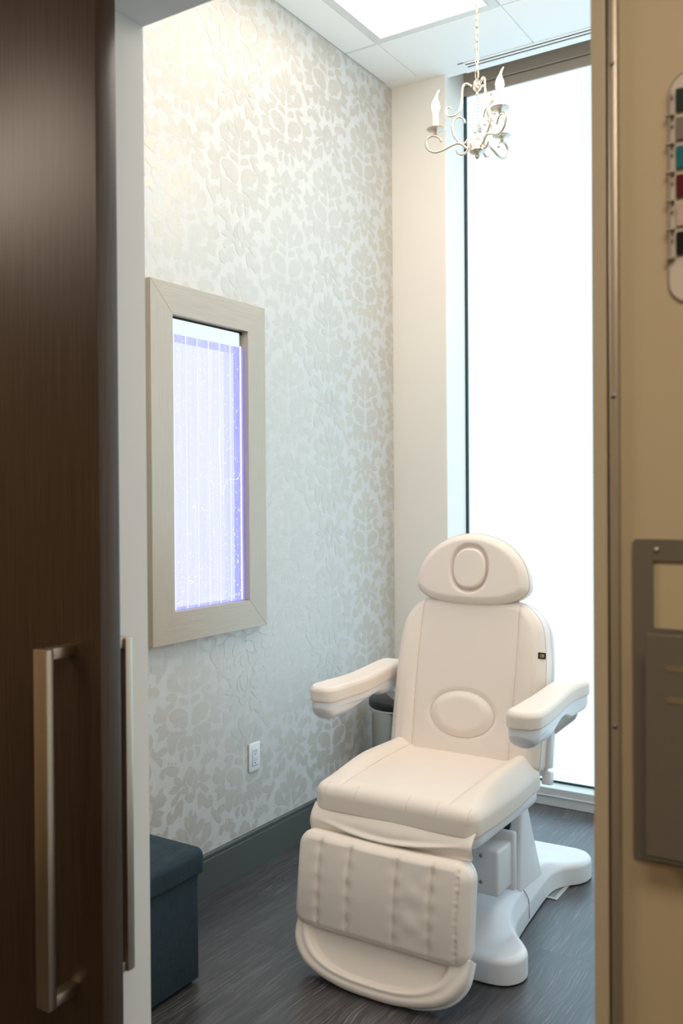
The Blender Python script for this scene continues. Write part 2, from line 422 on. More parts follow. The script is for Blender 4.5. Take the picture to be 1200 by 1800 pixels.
# ---- ceiling: tiles with grid gaps, open strip for the air slot and the blind pocket
GX = [XL, -2.118, -1.513, -0.903, -0.294, 0.316, XR_ROOM]
GY = [YF1, 2.441, 3.661, 4.043]
bm = bmesh.new()
box(bm, XL-0.1, XR_ROOM+0.1, YF1-0.05, 4.147, ZC+0.012, ZC+0.10, mi=1)
for i in range(len(GX)-1):
    for j in range(len(GY)-1):
        if (i in (1, 3) and j == 1) or (i == 2 and j == 0): continue
        x0, x1, y0, y1 = GX[i]+0.003, GX[i+1]-0.003, GY[j]+0.003, GY[j+1]-0.003
        if j == 2: y1 = GY[j+1]
        box(bm, x0, x1, y0, y1, ZC, ZC+0.02, 0.0015, 1)
box(bm, XL, XR_ROOM, 4.042, 4.147, ZC+0.0135, ZC+0.03)
box(bm, XL, -1.893, 4.0425, 4.147, ZC, ZC+0.02)
box(bm, 0.3, XR_ROOM, 4.0425, 4.147, ZC, ZC+0.02)
# grid tees seen between the tiles
for gx in GX[1:-1]: box(bm, gx-0.010, gx+0.010, YF1, 4.04, ZC+0.004, ZC+0.0139, mi=2)
link('ceiling', bm, [MT['tile'], MT['gap'], MT['grid']], smooth=False, kind='structure')

# ---- blind pocket above the window, its head beam and the frosted pane
bm = bmesh.new()
box(bm, XL, XR_ROOM, 4.140, 4.147, ZC+0.03, ZC+0.45)
box(bm, XL, XR_ROOM, 4.147, YG+0.2, ZC+0.40, ZC+0.45)
link('trim_1', bm, MT['taupe'], smooth=False, kind='structure')
win = bpy.data.objects.new('window_1', None); COL.objects.link(win); win['kind'] = 'structure'; win.location = (-0.7, YG, 0)
def wchild(name, bm, m, smooth=False): return link(name, rebase(bm, win.location), m, win, smooth=smooth)
bm = bmesh.new()
box(bm, XW, XR_ROOM, YG+0.02, YG+0.16, 3.535, ZC+0.45, 0.002, 1)
box(bm, XW, XR_ROOM, YG-0.012, YG+0.12, 3.583, ZC+0.40, 0.002, 1)
box(bm, XW, XR_ROOM, YG-0.005, YG+0.03, 3.529, 3.579, 0.002, 1)
wchild('head_frame', bm, MT['taupe'])
bm = bmesh.new(); box(bm, XW, XR_ROOM, YG+0.006, YG+0.018, 0.094, 3.535)
wchild('frosted_pane', bm, MT['window'])
bm = bmesh.new(); box(bm, XW, XW+0.010, YG-0.012, YG+0.006, 0.094, 3.529); box(bm, XW+0.01, XR_ROOM, YG-0.003, YG+0.006, 0.088, 0.097)
wchild('gasket', bm, MT['gasket'])
bm = bmesh.new()
box(bm, XW, XR_ROOM, 4.246, YG+0.10, 0.0, 0.087, 0.002, 1)
wchild('sill', bm, MT['alu'])
bm = bmesh.new(); box(bm, XW, XR_ROOM, 4.241, 4.2465, 0.046, 0.052, 0.001, 1)
wchild('sill_step', bm, MT['alu'])
# recess side return already belongs to wall_back

# ---- skirting board with its cove bead
bm = bmesh.new()
y0, y1 = YF1, YB
prof = [(0, 0), (0.013, 0), (0.013, 0.128), (0.0085, 0.131), (0.0085, 0.136), (0.012, 0.139), (0.012, 0.147), (0.009, 0.151), (0, 0.152)]
A = [bm.verts.new((XL+a, y0, z)) for a, z in prof]; B = [bm.verts.new((XL+a, y1, z)) for a, z in prof]
for i in range(len(prof)): bm.faces.new((A[i], A[(i+1) % len(prof)], B[(i+1) % len(prof)], B[i]))
bm.faces.new(A); bm.faces.new(B[::-1])
link('baseboard_left', bm, MT['base'], smooth=False, kind='structure')
bm = nbox(XL, XW, YB-0.012, YB, 0, 0.15, bev=0.002, seg=1)
link('baseboard_back', bm, MT['base'], smooth=False, kind='structure')

# ---- corridor shell
link('wall_corridor_back', nbox(-3.2, 2.2, -1.6, -1.5, 0, 2.8), MT['tan'], smooth=False, kind='structure')
link('wall_corridor_left', nbox(-3.3, -3.2, -1.6, 1.277, 0, 2.8), MT['tan'], smooth=False, kind='structure')
link('wall_corridor_right', nbox(2.2, 2.3, -1.6, 1.277, 0, 2.8), MT['tan'], smooth=False, kind='structure')
link('ceiling_corridor', nbox(-3.2, 2.2, -1.6, YF0, 2.75, 2.85), MT['tile'], smooth=False, kind='structure')

# ---- doorway casing and metal angle on the right
link('trim_2', nbox(XJ1, -0.339, YF0-0.008, YF0+0.002, 0, 2.42, bev=0.002), mat('casing_paint', (0.58, 0.50, 0.37), 0.45), kind='structure', smooth=False)
tr = link('trim_3', nbox(-0.3355, -0.3235, YF0-0.012, YF0+0.002, 0, 2.42, bev=0.003), mat('metal_angle', (0.52, 0.46, 0.38), 0.4, metal=0.7), kind='structure', angle=40)
sm = None
for z in (2.035, 1.621, 1.207, 0.80, 0.40):
    b2 = bmesh.new(); lathe(b2, [(0.0001, 0.002), (0.0022, 0.0018), (0.0032, 0.0006), (0.0034, 0)], n=16, mtx=Matrix.Translation((-0.3295, YF0-0.012, z)) @ Matrix.Rotation(PI/2, 4, 'X'))
    link('screw', b2, MT['screw'], tr)
link('trim_4', nbox(-0.339, -0.3355, YF0-0.003, YF0+0.002, 0, 2.42), MT['gap'], kind='structure', smooth=False)

# ================================================================== sliding door with its two pull handles
door = link('door_1', nbox(-2.25, -1.134, 1.05, 1.095, 0.004, 2.50, bev=0.0015, seg=2), MT['door'], kind='structure', smooth=True, angle=30)
def pull(side):
    # side -1 faces the corridor, +1 the room
    yd = 1.05 if side < 0 else 1.095
    bm = bmesh.new()
    ya, yb = (0.983, 1.0) if side < 0 else (1.143, 1.160)
    dx = 0.0 if side < 0 else 0.014
    box(bm, -1.217+dx, -1.186+dx, ya, yb, 0.672, 1.254, 0.002)
    yin, yout = sorted((yb if side < 0 else ya, yd))
    for z in (0.672, 1.236): box(bm, -1.212+dx, -1.190+dx, yin-0.001 if side > 0 else yin-0.001, yout, z, z+0.018, 0.001)
    return link('handle', bm, MT['handle'], door, angle=30)
pull(-1); pull(1)

# ================================================================== ceiling light, air slot
def troffer(X0, X1, label, Y0=2.444, Y1=3.658):
    p0 = ((X0+X1)/2, (Y0+Y1)/2, ZC)
    t = thing('ceiling_light', label, 'ceiling light', p0)
    bm = bmesh.new()
    for a in ((X0, X0+0.036, Y0, Y1), (X1-0.036, X1, Y0, Y1), (X0+0.036, X1-0.036, Y0, Y0+0.036), (X0+0.036, X1-0.036, Y1-0.036, Y1)):
        box(bm, *a, ZC-0.003, ZC+0.02, 0.0015, 1)
    for a in ((X0+0.036, X0+0.042, Y0+.036, Y1-.036), (X1-0.042, X1-0.036, Y0+.036, Y1-.036)):
        box(bm, *a, ZC-0.006, ZC+0.0)
    link('light_frame', rebase(bm, p0), MT['grid'], t, smooth=False)
    link('diffuser', rebase(nbox(X0+0.036, X1-0.036, Y0+0.036, Y1-0.036, ZC+0.0, ZC+0.004), p0), MT['troffer'] if X0 < -2 else MT['added_fill'], t, smooth=False)
troffer(-2.115, -1.516, 'bright white recessed ceiling light panel with pale metal frame, nearest the damask wall')
troffer(-0.900, -0.297, 'added unseen fill light panel over the right side of the room')  # added out of view to even the wall and light the chair
troffer(-1.510, -0.906, 'added unseen fill light panel just inside the doorway', 1.29, 2.438)  # added out of view to light the chair from the front

p0 = (-0.8, 4.095, ZC)
t = thing('air_diffuser', 'long white two-slot air vent in the ceiling beside the window', 'air vent', p0)
bm = bmesh.new()
x0, x1 = -1.893, 0.30
ys = [4.043, 4.056, 4.070, 4.083, 4.097, 4.147]
for a, b in ((0, 1), (2, 3), (4, 5)): box(bm, x0, x1, ys[a], ys[b], ZC-0.004, ZC+0.012)
box(bm, x0, x0+0.03, 4.043, 4.147, ZC-0.0038, ZC+0.012); box(bm, x1-0.03, x1, 4.043, 4.147, ZC-0.0038, ZC+0.012)
link('vent_frame', rebase(bm, p0), MT['tile'], t, smooth=False)
bm = bmesh.new()
box(bm, x0+0.03, x1-0.03, 4.056, 4.070, ZC-0.001, ZC+0.012); box(bm, x0+0.03, x1-0.03, 4.083, 4.097, ZC-0.001, ZC+0.012)
link('slot', rebase(bm, p0), mat('slot_shade', (0.05, 0.038, 0.028), 0.6), t, smooth=False)  # dark strips near the vent face carry the slots' shade in their colour

for cx_l, lab in ((0.3, 'corridor ceiling light panel facing the open doorway'), (-2.25, 'corridor ceiling light panel above the dark sliding door')):
    t = thing('corridor_light', lab, 'ceiling light', (cx_l, 0.1, 2.75))
    link('light_frame', nbox(-0.62, 0.62, -0.32, 0.32, -0.012, 0, bev=0.002), MT['grid'], t, smooth=False)
    link('diffuser', nbox(-0.59, 0.59, -0.29, 0.29, -0.016, -0.0121), MT['corridor_lamp'], t, smooth=False)

# ================================================================== chandelier
CH = Vector((-1.375, 3.1, 0)); 
t = thing('chandelier', 'small champagne scrollwork chandelier with three lit candle bulbs hanging on a chain', 'chandelier', (CH.x, CH.y, ZC))
def zy(y, d=3.342): return 1.5 + (868-y)*d/1616.35
def rx(x): return (838-x)/453
def ch(name, bm, m, parent=t, **k):
    bmesh.ops.translate(bm, verts=bm.verts[:], vec=Vector((0, 0, -ZC)))
    return link(name, bm, m, parent, **k)
scr = {
 'strap': [(829,151),(821,147),(815,151),(813.5,163),(813,178),(811,189),(806,198),(799,203),(791,203),(787,197),(788,191),(793,188),(796,191)],
 'curve': [(818,216),(815.5,209),(808.5,205),(801,211),(797,224),(799,237),(806,247),(812,252),(818,251),(821.5,245)],
 'arm': [(824,261),(819,259),(813,253.5),(805,251.5),(794,256),(781,263),(768,266.5),(757,262),(752.5,251),(756,241.5),(765,237.5),(774,240.5),(779,248)],
 'curl': [(823,259),(820.5,266),(814,271),(807,269.5),(803.5,264)],
}
for ang in (197, 325, 77):
    a = math.radians(ang); ca, sa = math.cos(a), math.sin(a)
    def P3(q): return (rx(q[0])*ca, rx(q[0])*sa, zy(q[1], 3.342+0.25*rx(q[0])))
    bm = bmesh.new()
    for k, r in (('strap', 0.0042), ('curve', 0.0042), ('curl', 0.0042)):
        pts = [P3(q) for q in catmull(scr[k], 5)]
        tube(bm, pts, r, 8)
    ch('scroll_frame', bm, MT['chrome'])
    bm = bmesh.new(); tube(bm, [P3(q) for q in catmull(scr['arm'], 6)], 0.0048, 10)
    arm = ch('candle_arm', bm, MT['chrome'])
    px, py = 0.152*ca, 0.152*sa
    zp = zy(227.5, 3.38)
    bm = bmesh.new()
    lathe(bm, [(0.006, -0.020), (0.008, -0.016), (0.0055, -0.012), (0.006, -0.006), (0.012, -0.003), (0.032, 0.0), (0.034, 0.003), (0.030, 0.003), (0.012, 0.001), (0.0001, 0.001)], (px, py, zp), 32)
    ch('drip_pan', bm, MT['chrome'], angle=40)
    bm = bmesh.new(); lathe(bm, [(0.0095, 0), (0.0105, 0.001), (0.0105, 0.055), (0.009, 0.057), (0.0001, 0.057)], (px, py, zp+0.001), 24)
    ch('candle_sleeve', bm, MT['candle'], angle=40)
    bm = bmesh.new()
    prof = [(0.006, 0), (0.0085, 0.004), (0.0125, 0.013), (0.0150, 0.025), (0.0140, 0.036), (0.0100, 0.048), (0.0055, 0.058), (0.0030, 0.068), (0.0022, 0.078), (0.0008, 0.087), (0.0001, 0.088)]
    lathe(bm, prof, (px, py, zp+0.058), 24)
    for v in bm.verts:
        h = v.co.z-(zp+0.058)
        if h > 0.045: v.co.x += 0.9*(h-0.045)**2*8*0.84; v.co.y += 0.9*(h-0.045)**2*8*0.53
    ch('candle_bulb', bm, MT['bulb'])
bm = bmesh.new()
lathe(bm, [(0.0001, zy(137)), (0.004, zy(138)), (0.006, zy(141)), (0.012, zy(144)), (0.0155, zy(150)), (0.0150, zy(156)), (0.008, zy(160)), (0.004, zy(162)), (0.0055, zy(164)), (0.005, zy(167)), (0.0001, zy(169))], (0, 0, 0), 28)
ch('top_hub', bm, MT['chrome'])
bm = bmesh.new()
lathe(bm, [(0.0001, zy(247)), (0.008, zy(247)), (0.008, zy(250)), (0.026, zy(251)), (0.028, zy(253)), (0.028, zy(264)), (0.030, zy(266)), (0.024, zy(269)), (0.008, zy(270.5)), (0.005, zy(271.5)), (0.009, zy(273)), (0.0095, zy(276)), (0.005, zy(279)), (0.0001, zy(279.5))], (0, 0, 0), 32)
ch('lower_hub', bm, MT['chrome'], angle=50)
bm = bmesh.new()
for y in range(172, 214, 6): lathe(bm, [(0.0001, -0.005), (0.003, -0.003), (0.005, 0), (0.003, 0.003), (0.0001, 0.005)], (0, 0, zy(y)), 8)
lathe(bm, [(0.0022, zy(213)), (0.0022, zy(247))], (0, 0, 0), 8)
ch('crystal_beads', bm, MT['glass'], smooth=False)
bm = bmesh.new()
n = 12; R_ = 0.021; lathe(bm, [(max(1e-4, R_*math.sin(PI*k/n)), zy(229)+R_*math.cos(PI*k/n)) for k in range(n, -1, -1)], (0, 0, 0), 24)
lathe(bm, [(0.0001, zy(242)), (0.011, zy(243)), (0.013, zy(246)), (0.006, zy(247.5))], (0, 0, 0), 16)
ch('glass_ball', bm, MT['glass'])
bm = bmesh.new()
zz = zy(137)-0.003; k = 0
while zz < ZC-0.045:
    hl, wl_ = 0.0155, 0.0065
    pts = []
    for j in range(20):
        a = 2*PI*j/20
        x = wl_*math.cos(a); z = (hl-wl_)*(1 if math.sin(a) > 0 else -1)*(1 if abs(math.sin(a)) > 0.01 else 0)+wl_*math.sin(a)
        pts.append((x, 0, z) if k % 2 == 0 else (0, x, z))
    tube(bm, [(p[0], p[1], p[2]+zz+hl) for p in pts], 0.0017, 6, closed=True)
    zz += 2*hl-0.0050; k += 1
ch('chain', bm, MT['chrome'])
bm = bmesh.new(); tube(bm, [(0.004*math.sin(i*1.1), 0.004*math.cos(i*1.3), zy(137)+(ZC-0.03-zy(137))*i/16) for i in range(17)], 0.0016, 6)
ch('cord', bm, MT['candle'])
bm = bmesh.new(); lathe(bm, [(0.0001, ZC-0.045), (0.006, ZC-0.044), (0.012, ZC-0.03), (0.045, ZC-0.018), (0.055, ZC-0.006), (0.055, ZC-0.0005), (0.0001, ZC-0.0005)], (0, 0, 0), 32)
ch('ceiling_canopy', bm, MT['chrome'], angle=40)

# ================================================================== bubble panel in its frame on the papered wall
p0 = (XL, 2.652, 1.615)
t = thing('framed_bubble_panel', 'tall lavender lit bubble panel in a wide champagne frame on the damask wall', 'light panel', p0)
fy0, fy1, fz0, fz1 = 2.326, 2.976, 0.975, 2.254
iy0, iy1, iz0, iz1 = 2.437, 2.865, 1.086, 2.145
xf = XL+0.040
def prism(bm, quad, xa, xb, mi=0):
    A = [bm.verts.new((xa, y, z)) for y, z in quad]; B = [bm.verts.new((xb, y, z)) for y, z in quad]
    n = len(quad)
    for i in range(n): bm.faces.new((A[i], A[(i+1) % n], B[(i+1) % n], B[i]))
    bm.faces.new(A[::-1]); bm.faces.new(B)
sides = {
 'side_rail': [[(fy0, fz0), (iy0, iz0), (iy0, iz1), (fy0, fz1)], [(fy1, fz0), (fy1, fz1), (iy1, iz1), (iy1, iz0)]],
 'cross_rail': [[(fy0, fz1), (iy0, iz1), (iy1, iz1), (fy1, fz1)], [(fy0, fz0), (fy1, fz0), (iy1, iz0), (iy0, iz0)]]}
for nm, qs in sides.items():
    for q in qs:
        bm = bmesh.new(); prism(bm, q, XL+0.0008, xf)
        bmesh.ops.bevel(bm, geom=bm.edges[:], offset=0.0008, segments=1, affect='EDGES')
        link(nm, rebase(bm, p0), MT['frame'] if nm == 'side_rail' else MT['frame_h'], t, smooth=False)
# tank: lit body below the water line, bright lip above it
ZW = 2.082
xp = XL+0.014
def bubble_glow(name, col, strength, amt, sc):
    m = emit(name, col, strength, gloss=True); nt = m.node_tree; b = nt.nodes['Principled BSDF']
    tc = nt.nodes.new('ShaderNodeTexCoord'); mp = nt.nodes.new('ShaderNodeMapping'); mp.inputs['Scale'].default_value = sc
    n = nt.nodes.new('ShaderNodeTexNoise'); n.inputs['Scale'].default_value = 1; n.inputs['Detail'].default_value = 3
    nt.links.new(tc.outputs['Object'], mp.inputs[0]); nt.links.new(mp.outputs[0], n.inputs['Vector'])
    mr = nt.nodes.new('ShaderNodeMapRange'); mr.inputs[1].default_value = 0.3; mr.inputs[2].default_value = 0.7
    mr.inputs[3].default_value = strength*(1-amt); mr.inputs[4].default_value = strength*(1+amt)
    nt.links.new(n.outputs['Fac'], mr.inputs[0]); nt.links.new(mr.outputs[0], b.inputs['Emission Strength'])
    return m
glow = bubble_glow('lit_lavender_water', *PANEL_LIGHT, 0.06, (1, 70, 2))
glow_edge = bubble_glow('violet_edge_glow', (0.25, 0.25, 1.0), 0.72, 0.15, (1, 60, 9))
link('water_column', rebase(nbox(XL+0.002, xp, iy0, iy1-0.120, iz0+0.012, ZW-0.03), p0), glow, t, smooth=False)
link('water_column', rebase(nbox(XL+0.002, xp, iy1-0.120, iy1-0.060, iz0+0.012, ZW-0.03), p0), bubble_glow('lavender_glow_step', (0.58, 0.60, 1.0), 0.56, 0.06, (1, 70, 2)), t, smooth=False)  # intermediate strip, steps the panel's glow bluer towards the right
link('violet_edge_gradient', rebase(nbox(XL+0.002, xp-0.001, iy1-0.060, iy1-0.001, iz0+0.001, ZW), p0), glow_edge, t, smooth=False)  # glow gradient at the right edge, put into a strip's emission colour
rim_m = bubble_glow('violet_rim_glow', (0.40, 0.42, 1.0), 0.60, 0.15, (1, 60, 9))
link('violet_rim_gradient', rebase(nbox(XL+0.002, xp-0.001, iy0, iy1-0.060, ZW-0.03, ZW), p0), rim_m, t, smooth=False)  # glow gradient at top and bottom, also set as strips of emission colour
link('violet_rim_gradient', rebase(nbox(XL+0.002, xp-0.001, iy0, iy1-0.060, iz0+0.001, iz0+0.012), p0), rim_m, t, smooth=False)
link('upper_lip', rebase(nbox(XL+0.002, xp-0.002, iy0, iy1-0.02, ZW, iz1-0.008), p0), emit('lip_reflected_glow', (0.85, 0.97, 1.0), 0.55), t, smooth=False)  # light reflected by the lip is put in as emission
link('shadow_gap', rebase(nbox(XL+0.002, xp-0.004, iy0, iy1, iz1-0.012, iz1-0.001), p0), MT['gap'], t, smooth=False)
bm = bmesh.new()
ch_w = [iy0+0.030+0.063*i for i in range(7)]
for y in ch_w:
    if y < iy1-0.004: box(bm, xp-0.001, xp+0.0035, y-0.0006, y+0.0006, iz0+0.003, ZW+0.004)
box(bm, xp-0.001, xp+0.005, iy1-0.0205, iy1-0.0175, iz0+0.003, ZW+0.004)
link('channel_divider', rebase(bm, p0), emit('edge_lit_acrylic', (0.85, 0.87, 1.0), 0.62), t, smooth=False)
bm = bmesh.new(); rnd_ = random.Random(3)
def ico(bm, c, r):
    bmesh.ops.create_icosphere(bm, subdivisions=1, radius=r, matrix=Matrix.Translation(c))
edges_ = [iy0]+[y for y in ch_w if y < iy1]+[iy1-0.019]
for k in range(900):
    ci = rnd_.randrange(len(edges_)-1) if rnd_.random() < 0.7 else len(edges_)-2
    y = edges_[ci] + (edges_[ci+1]-edges_[ci])*(0.12+0.76*rnd_.random())
    z = iz0+0.01+(ZW-iz0-0.015)*rnd_.random()**(1.25)
    ico(bm, (xp+0.0005, y, z), rnd_.choice((0.0009, 0.0013, 0.0013, 0.0018, 0.0023)))
o = link('air_bubbles', rebase(bm, p0), emit('lit_bubble', (0.93, 0.94, 1.0), 0.80), t); o['kind'] = 'stuff'
bm = bmesh.new()
tube(bm, [Vector(p) for p in catmull([(xp+0.003, iy1-0.02, 1.60), (xp+0.003, iy1-0.045, 1.565), (xp+0.003, iy1-0.11, 1.555), (xp+0.003, iy1-0.135, 1.50), (xp+0.003, iy1-0.15, 1.62), (xp+0.003, iy1-0.155, 1.75)], 6)], 0.0006, 6)
link('air_hose', rebase(bm, p0), emit('edge_lit_hose', (0.9, 0.92, 1.0), 0.8), t)

# ================================================================== wall outlet
p0 = (XL, 2.932, 0.445)
t = thing('wall_outlet', 'white double wall outlet on the damask wall above the skirting', 'outlet', p0)
bm = nbox(XL+0.0008, XL+0.007, 2.896, 2.968, 0.388, 0.502, bev=0.003, seg=3); link('cover_plate', rebase(bm, p0), MT['outlet'], t, angle=40)
bm = nbox(XL+0.006, XL+0.0086, 2.915, 2.949, 0.411, 0.479, bev=0.0008, seg=1)
box(bm, XL+0.008, XL+0.0096, 2.922, 2.942, 0.4425, 0.4475, 0.0004, 1)
link('socket_face', rebase(bm, p0), mat('outlet_face', (0.74, 0.77, 0.80), 0.3), t, angle=40)
bm = bmesh.new()
for zc in (0.462, 0.427):
    box(bm, XL+0.0084, XL+0.0089, 2.9245, 2.9262, zc+0.001, zc+0.010); box(bm, XL+0.0084, XL+0.0089, 2.9365, 2.9385, zc+0.002, zc+0.009)
    lathe(bm, [(0.0026, 0), (0.0026, 0.0005), (0.0001, 0.0005)], n=12, mtx=Matrix.Translation((XL+0.0084, 2.932, zc-0.006)) @ Matrix.Rotation(PI/2, 4, 'Y'))
box(bm, XL+0.0068, XL+0.0075, 2.9140, 2.915, 0.410, 0.480); box(bm, XL+0.0068, XL+0.0075, 2.9140, 2.950, 0.4096, 0.411)
link('socket_slots', rebase(bm, p0), MT['black'], t, smooth=False)
for z in (0.4935, 0.3965):
    bm = bmesh.new(); lathe(bm, [(0.0028, 0), (0.0026, 0.0006), (0.0001, 0.0008)], n=12, mtx=Matrix.Translation((XL+0.0068, 2.932, z)) @ Matrix.Rotation(PI/2, 4, 'Y'))
    link('screw', rebase(bm, p0), MT['outlet'], t)

# ================================================================== floor box
t = thing('floor_outlet', 'square metal floor outlet cover beside the rear foot of the chair', 'floor outlet', (-1.212, 3.345, 0))
mz = Matrix.Rotation(math.radians(0), 4, 'Z')
bm = bmesh.new(); a, b_ = 0.062, 0.078
for q in ((-a, a, -b_, -b_+0.014), (-a, a, b_-0.014, b_), (-a, -a+0.014, -b_+0.014, b_-0.014), (a-0.014, a, -b_+0.014, b_-0.014)): box(bm, *q, 0, 0.004, 0.001, 1)
link('frame', bm, mat('floor_box_frame', (0.60, 0.58, 0.54), 0.35, metal=0.6), t, smooth=False)
link('lid', nbox(-a+0.014, a-0.014, -b_+0.014, b_-0.014, 0, 0.0025), mat('floor_box_lid', (0.30, 0.33, 0.33), 0.35, metal=0.6), t, smooth=False)
link('cable_flap', nbox(-a+0.02, -a+0.026, -b_+0.03, b_-0.03, 0.0025, 0.0035), MT['black'], t, smooth=False)

# ================================================================== step bin behind the chair
p0 = (-2.085, 3.80, 0)
t = thing('waste_bin', 'stainless steel waste bin with black rim in the corner behind the chair', 'waste bin', p0)
bm = bmesh.new(); lathe(bm, [(0.0001, 0.01), (0.138, 0.01), (0.142, 0.02), (0.142, 0.498), (0.0001, 0.498)], n=64); link('bin_body', bm, MT['bin'], t, angle=40)
bm = bmesh.new(); lathe(bm, [(0.143, 0.488), (0.156, 0.490), (0.157, 0.502), (0.150, 0.508), (0.142, 0.508)], n=64); link('collar', bm, MT['bin'], t, angle=40)
bm = bmesh.new(); lathe(bm, [(0.0001, 0.507), (0.153, 0.507), (0.156, 0.512), (0.156, 0.538), (0.148, 0.545), (0.08, 0.552), (0.0001, 0.554)], n=64); link('lid', bm, MT['black'], t, angle=50)
bm = bmesh.new(); lathe(bm, [(0.0001, 0), (0.139, 0), (0.143, 0.004), (0.143, 0.018), (0.0001, 0.018)], n=64); link('foot_ring', bm, MT['black'], t, angle=40)
bm = bmesh.new()
for a in (-118,):
    box(bm, -0.010, 0.010, 0.141, 0.146, 0.447, 0.457, 0.001, 1, mtx=Matrix.Rotation(math.radians(a+180-60+10), 4, 'Z'))
link('grip_slot', bm, MT['black'], t, smooth=False)
bm = nbox(-0.03, 0.03, -0.19, -0.135, 0.008, 0.020, bev=0.003); bmesh.ops.rotate(bm, verts=bm.verts[:], cent=(0, 0, 0), matrix=Matrix.Rotation(0.3, 3, 'Z'))
link('pedal', bm, MT['steel'], t)

# ================================================================== teal storage ottoman
p0 = (-2.083, 1.815, 0)
t = thing('storage_ottoman', 'dark teal linen storage ottoman with overhanging soft lid beside the doorway', 'ottoman', p0)
hx = 0.188; hy = 0.335
bm, _, _ = pad(rrow(-hy, hy, hx, 0.012, 0.012, 30), 0.332, 0.006, 0.006, 30); link('body', bm, MT['navy'], t)
t.children[0].location.z = 0.012
bm, _, _ = pad(rrow(-hy-0.014, hy+0.014, hx+0.014, 0.02, 0.02, 50), 0.080, 0.030, 0.006, 50, top=lambda x, y: 0.014*max(0, 1-(x/hx)**2)*max(0, 1-(y/hy)**2)); lid = link('lid', bm, MT['navy'], t)
lid.location.z = 0.339
for sx in (-1, 1):
    for sy in (-1, 1):
        bm = nbox(sx*0.155-0.015, sx*0.155+0.015, sy*0.30-0.015, sy*0.30+0.015, 0, 0.0125); link('foot', bm, MT['black'], t, smooth=False)

# ================================================================== chart holder and exam flags on the corridor wall
p0 = (-0.17, YF0, 1.04)
t = thing('chart_holder', 'pewter wall chart holder with rounded corners and a window, beside the doorway', 'chart holder', p0)
yw = YF0-0.0008
bm = bmesh.new()
hx0, hx1, hz0, hz1 = -0.309, 0.03, 1.043, 1.4425
wx0, wx1, wz0, wz1 = -0.284, 0.005, 1.333, 1.4165
def rrect2(x0, x1, z0, z1, r, n=6):
    pts = []
    for cx, cz, a0 in ((x1-r, z1-r, 0), (x0+r, z1-r, 90), (x0+r, z0+r, 180), (x1-r, z0+r, 270)):
        for k in range(n+1):
            a = math.radians(a0+90*k/n); pts.append((cx+r*math.cos(a), cz+r*math.sin(a)))
    return pts
def ring_plate(bm, outer, inner, y0, y1):
    """outer and inner loops with the same count, joined into a plate with a hole"""
    n = len(outer)
    V = {}
    for nm, lp in (('o', outer), ('i', inner)):
        for yy, k in ((y0, 0), (y1, 1)): V[nm, k] = [bm.verts.new((x, yy, z)) for x, z in lp]
    for i in range(n):
        j = (i+1) % n
        bm.faces.new((V['o', 0][i], V['o', 0][j], V['i', 0][j], V['i', 0][i]))
        bm.faces.new((V['o', 1][i], V['i', 1][i], V['i', 1][j], V['o', 1][j]))
        bm.faces.new((V['o', 0][i], V['o', 1][i], V['o', 1][j], V['o', 0][j]))
        bm.faces.new((V['i', 0][i], V['i', 0][j], V['i', 1][j], V['i', 1][i]))
ring_plate(bm, rrect2(hx0, hx1, hz0, hz1, 0.006), rrect2(wx0, wx1, wz0, wz1, 0.0015), yw-0.003, yw)
link('back_plate', rebase(bm, p0), MT['holder'], t, smooth=False)
bm = bmesh.new()
box(bm, -0.287, 0.008, yw-0.030, yw-0.026, 1.058, 1.330, 0.0015); box(bm, -0.287, 0.008, yw-0.030, yw-0.003, 1.056, 1.062, 0.001)
box(bm, -0.2875, -0.284, yw-0.029, yw-0.003, 1.058, 1.28, 0.001); box(bm, 0.0045, 0.008, yw-0.029, yw-0.003, 1.058, 1.28, 0.001)
link('pocket', rebase(bm, p0), MT['holder'], t, smooth=False)
for zc in (1.290, 1.252):
    link('card_slot', rebase(nbox(-0.262, -0.225, yw-0.0308, yw-0.0298, zc-0.0035, zc+0.0035), p0), mat('dull_brass_slot', (0.26, 0.20, 0.12), 0.5), t, smooth=False)
for x, z in ((-0.2795, 1.4295), (-0.2795, 1.0495), (0.0, 1.4295), (0.0, 1.0495)):
    bm = bmesh.new(); lathe(bm, [(0.0036, 0), (0.0034, 0.0012), (0.0022, 0.0022), (0.0001, 0.0026)], n=20, mtx=Matrix.Translation((x, yw-0.003, z)) @ Matrix.Rotation(PI/2, 4, 'X'))
    link('screw', rebase(bm, p0), MT['steel'], t)
t = thing('flag_rack', 'clear plastic rack of coloured room status flags on the tan corridor wall', 'flag rack', (-0.20, YF0, 1.87))
p0 = (-0.20, YF0, 1.87)
rx0, rx1 = -0.264, -0.136
bm = bmesh.new()
out = rrect2(rx0, rx1, 1.730, 2.008, 0.026)
A = [bm.verts.new((x, yw-0.002, z)) for x, z in out]; B = [bm.verts.new((x, yw, z)) for x, z in out]
for i in range(len(out)): bm.faces.new((A[i], A[(i+1) % len(out)], B[(i+1) % len(out)], B[i]))
bm.faces.new(A[::-1]); bm.faces.new(B)
link('back_plate', rebase(bm, p0), MT['clear_plastic'], t, smooth=False)
bm = bmesh.new(); tube(bm, [(x, yw-0.0022, z) for x, z in out], 0.0010, 6, closed=True)
link('rim', rebase(bm, p0), mat('rim_plastic', (0.42, 0.36, 0.32), 0.3), t)
flags = [('dark green', (0.010, 0.030, 0.020)), ('grey', (0.22, 0.19, 0.15)), ('teal blue', (0.012, 0.16, 0.20)), ('dark red', (0.10, 0.004, 0.008)), ('pale pink', (0.62, 0.48, 0.42)), ('black', (0.005, 0.005, 0.005))]
z = 1.9735
STEP = 0.0345
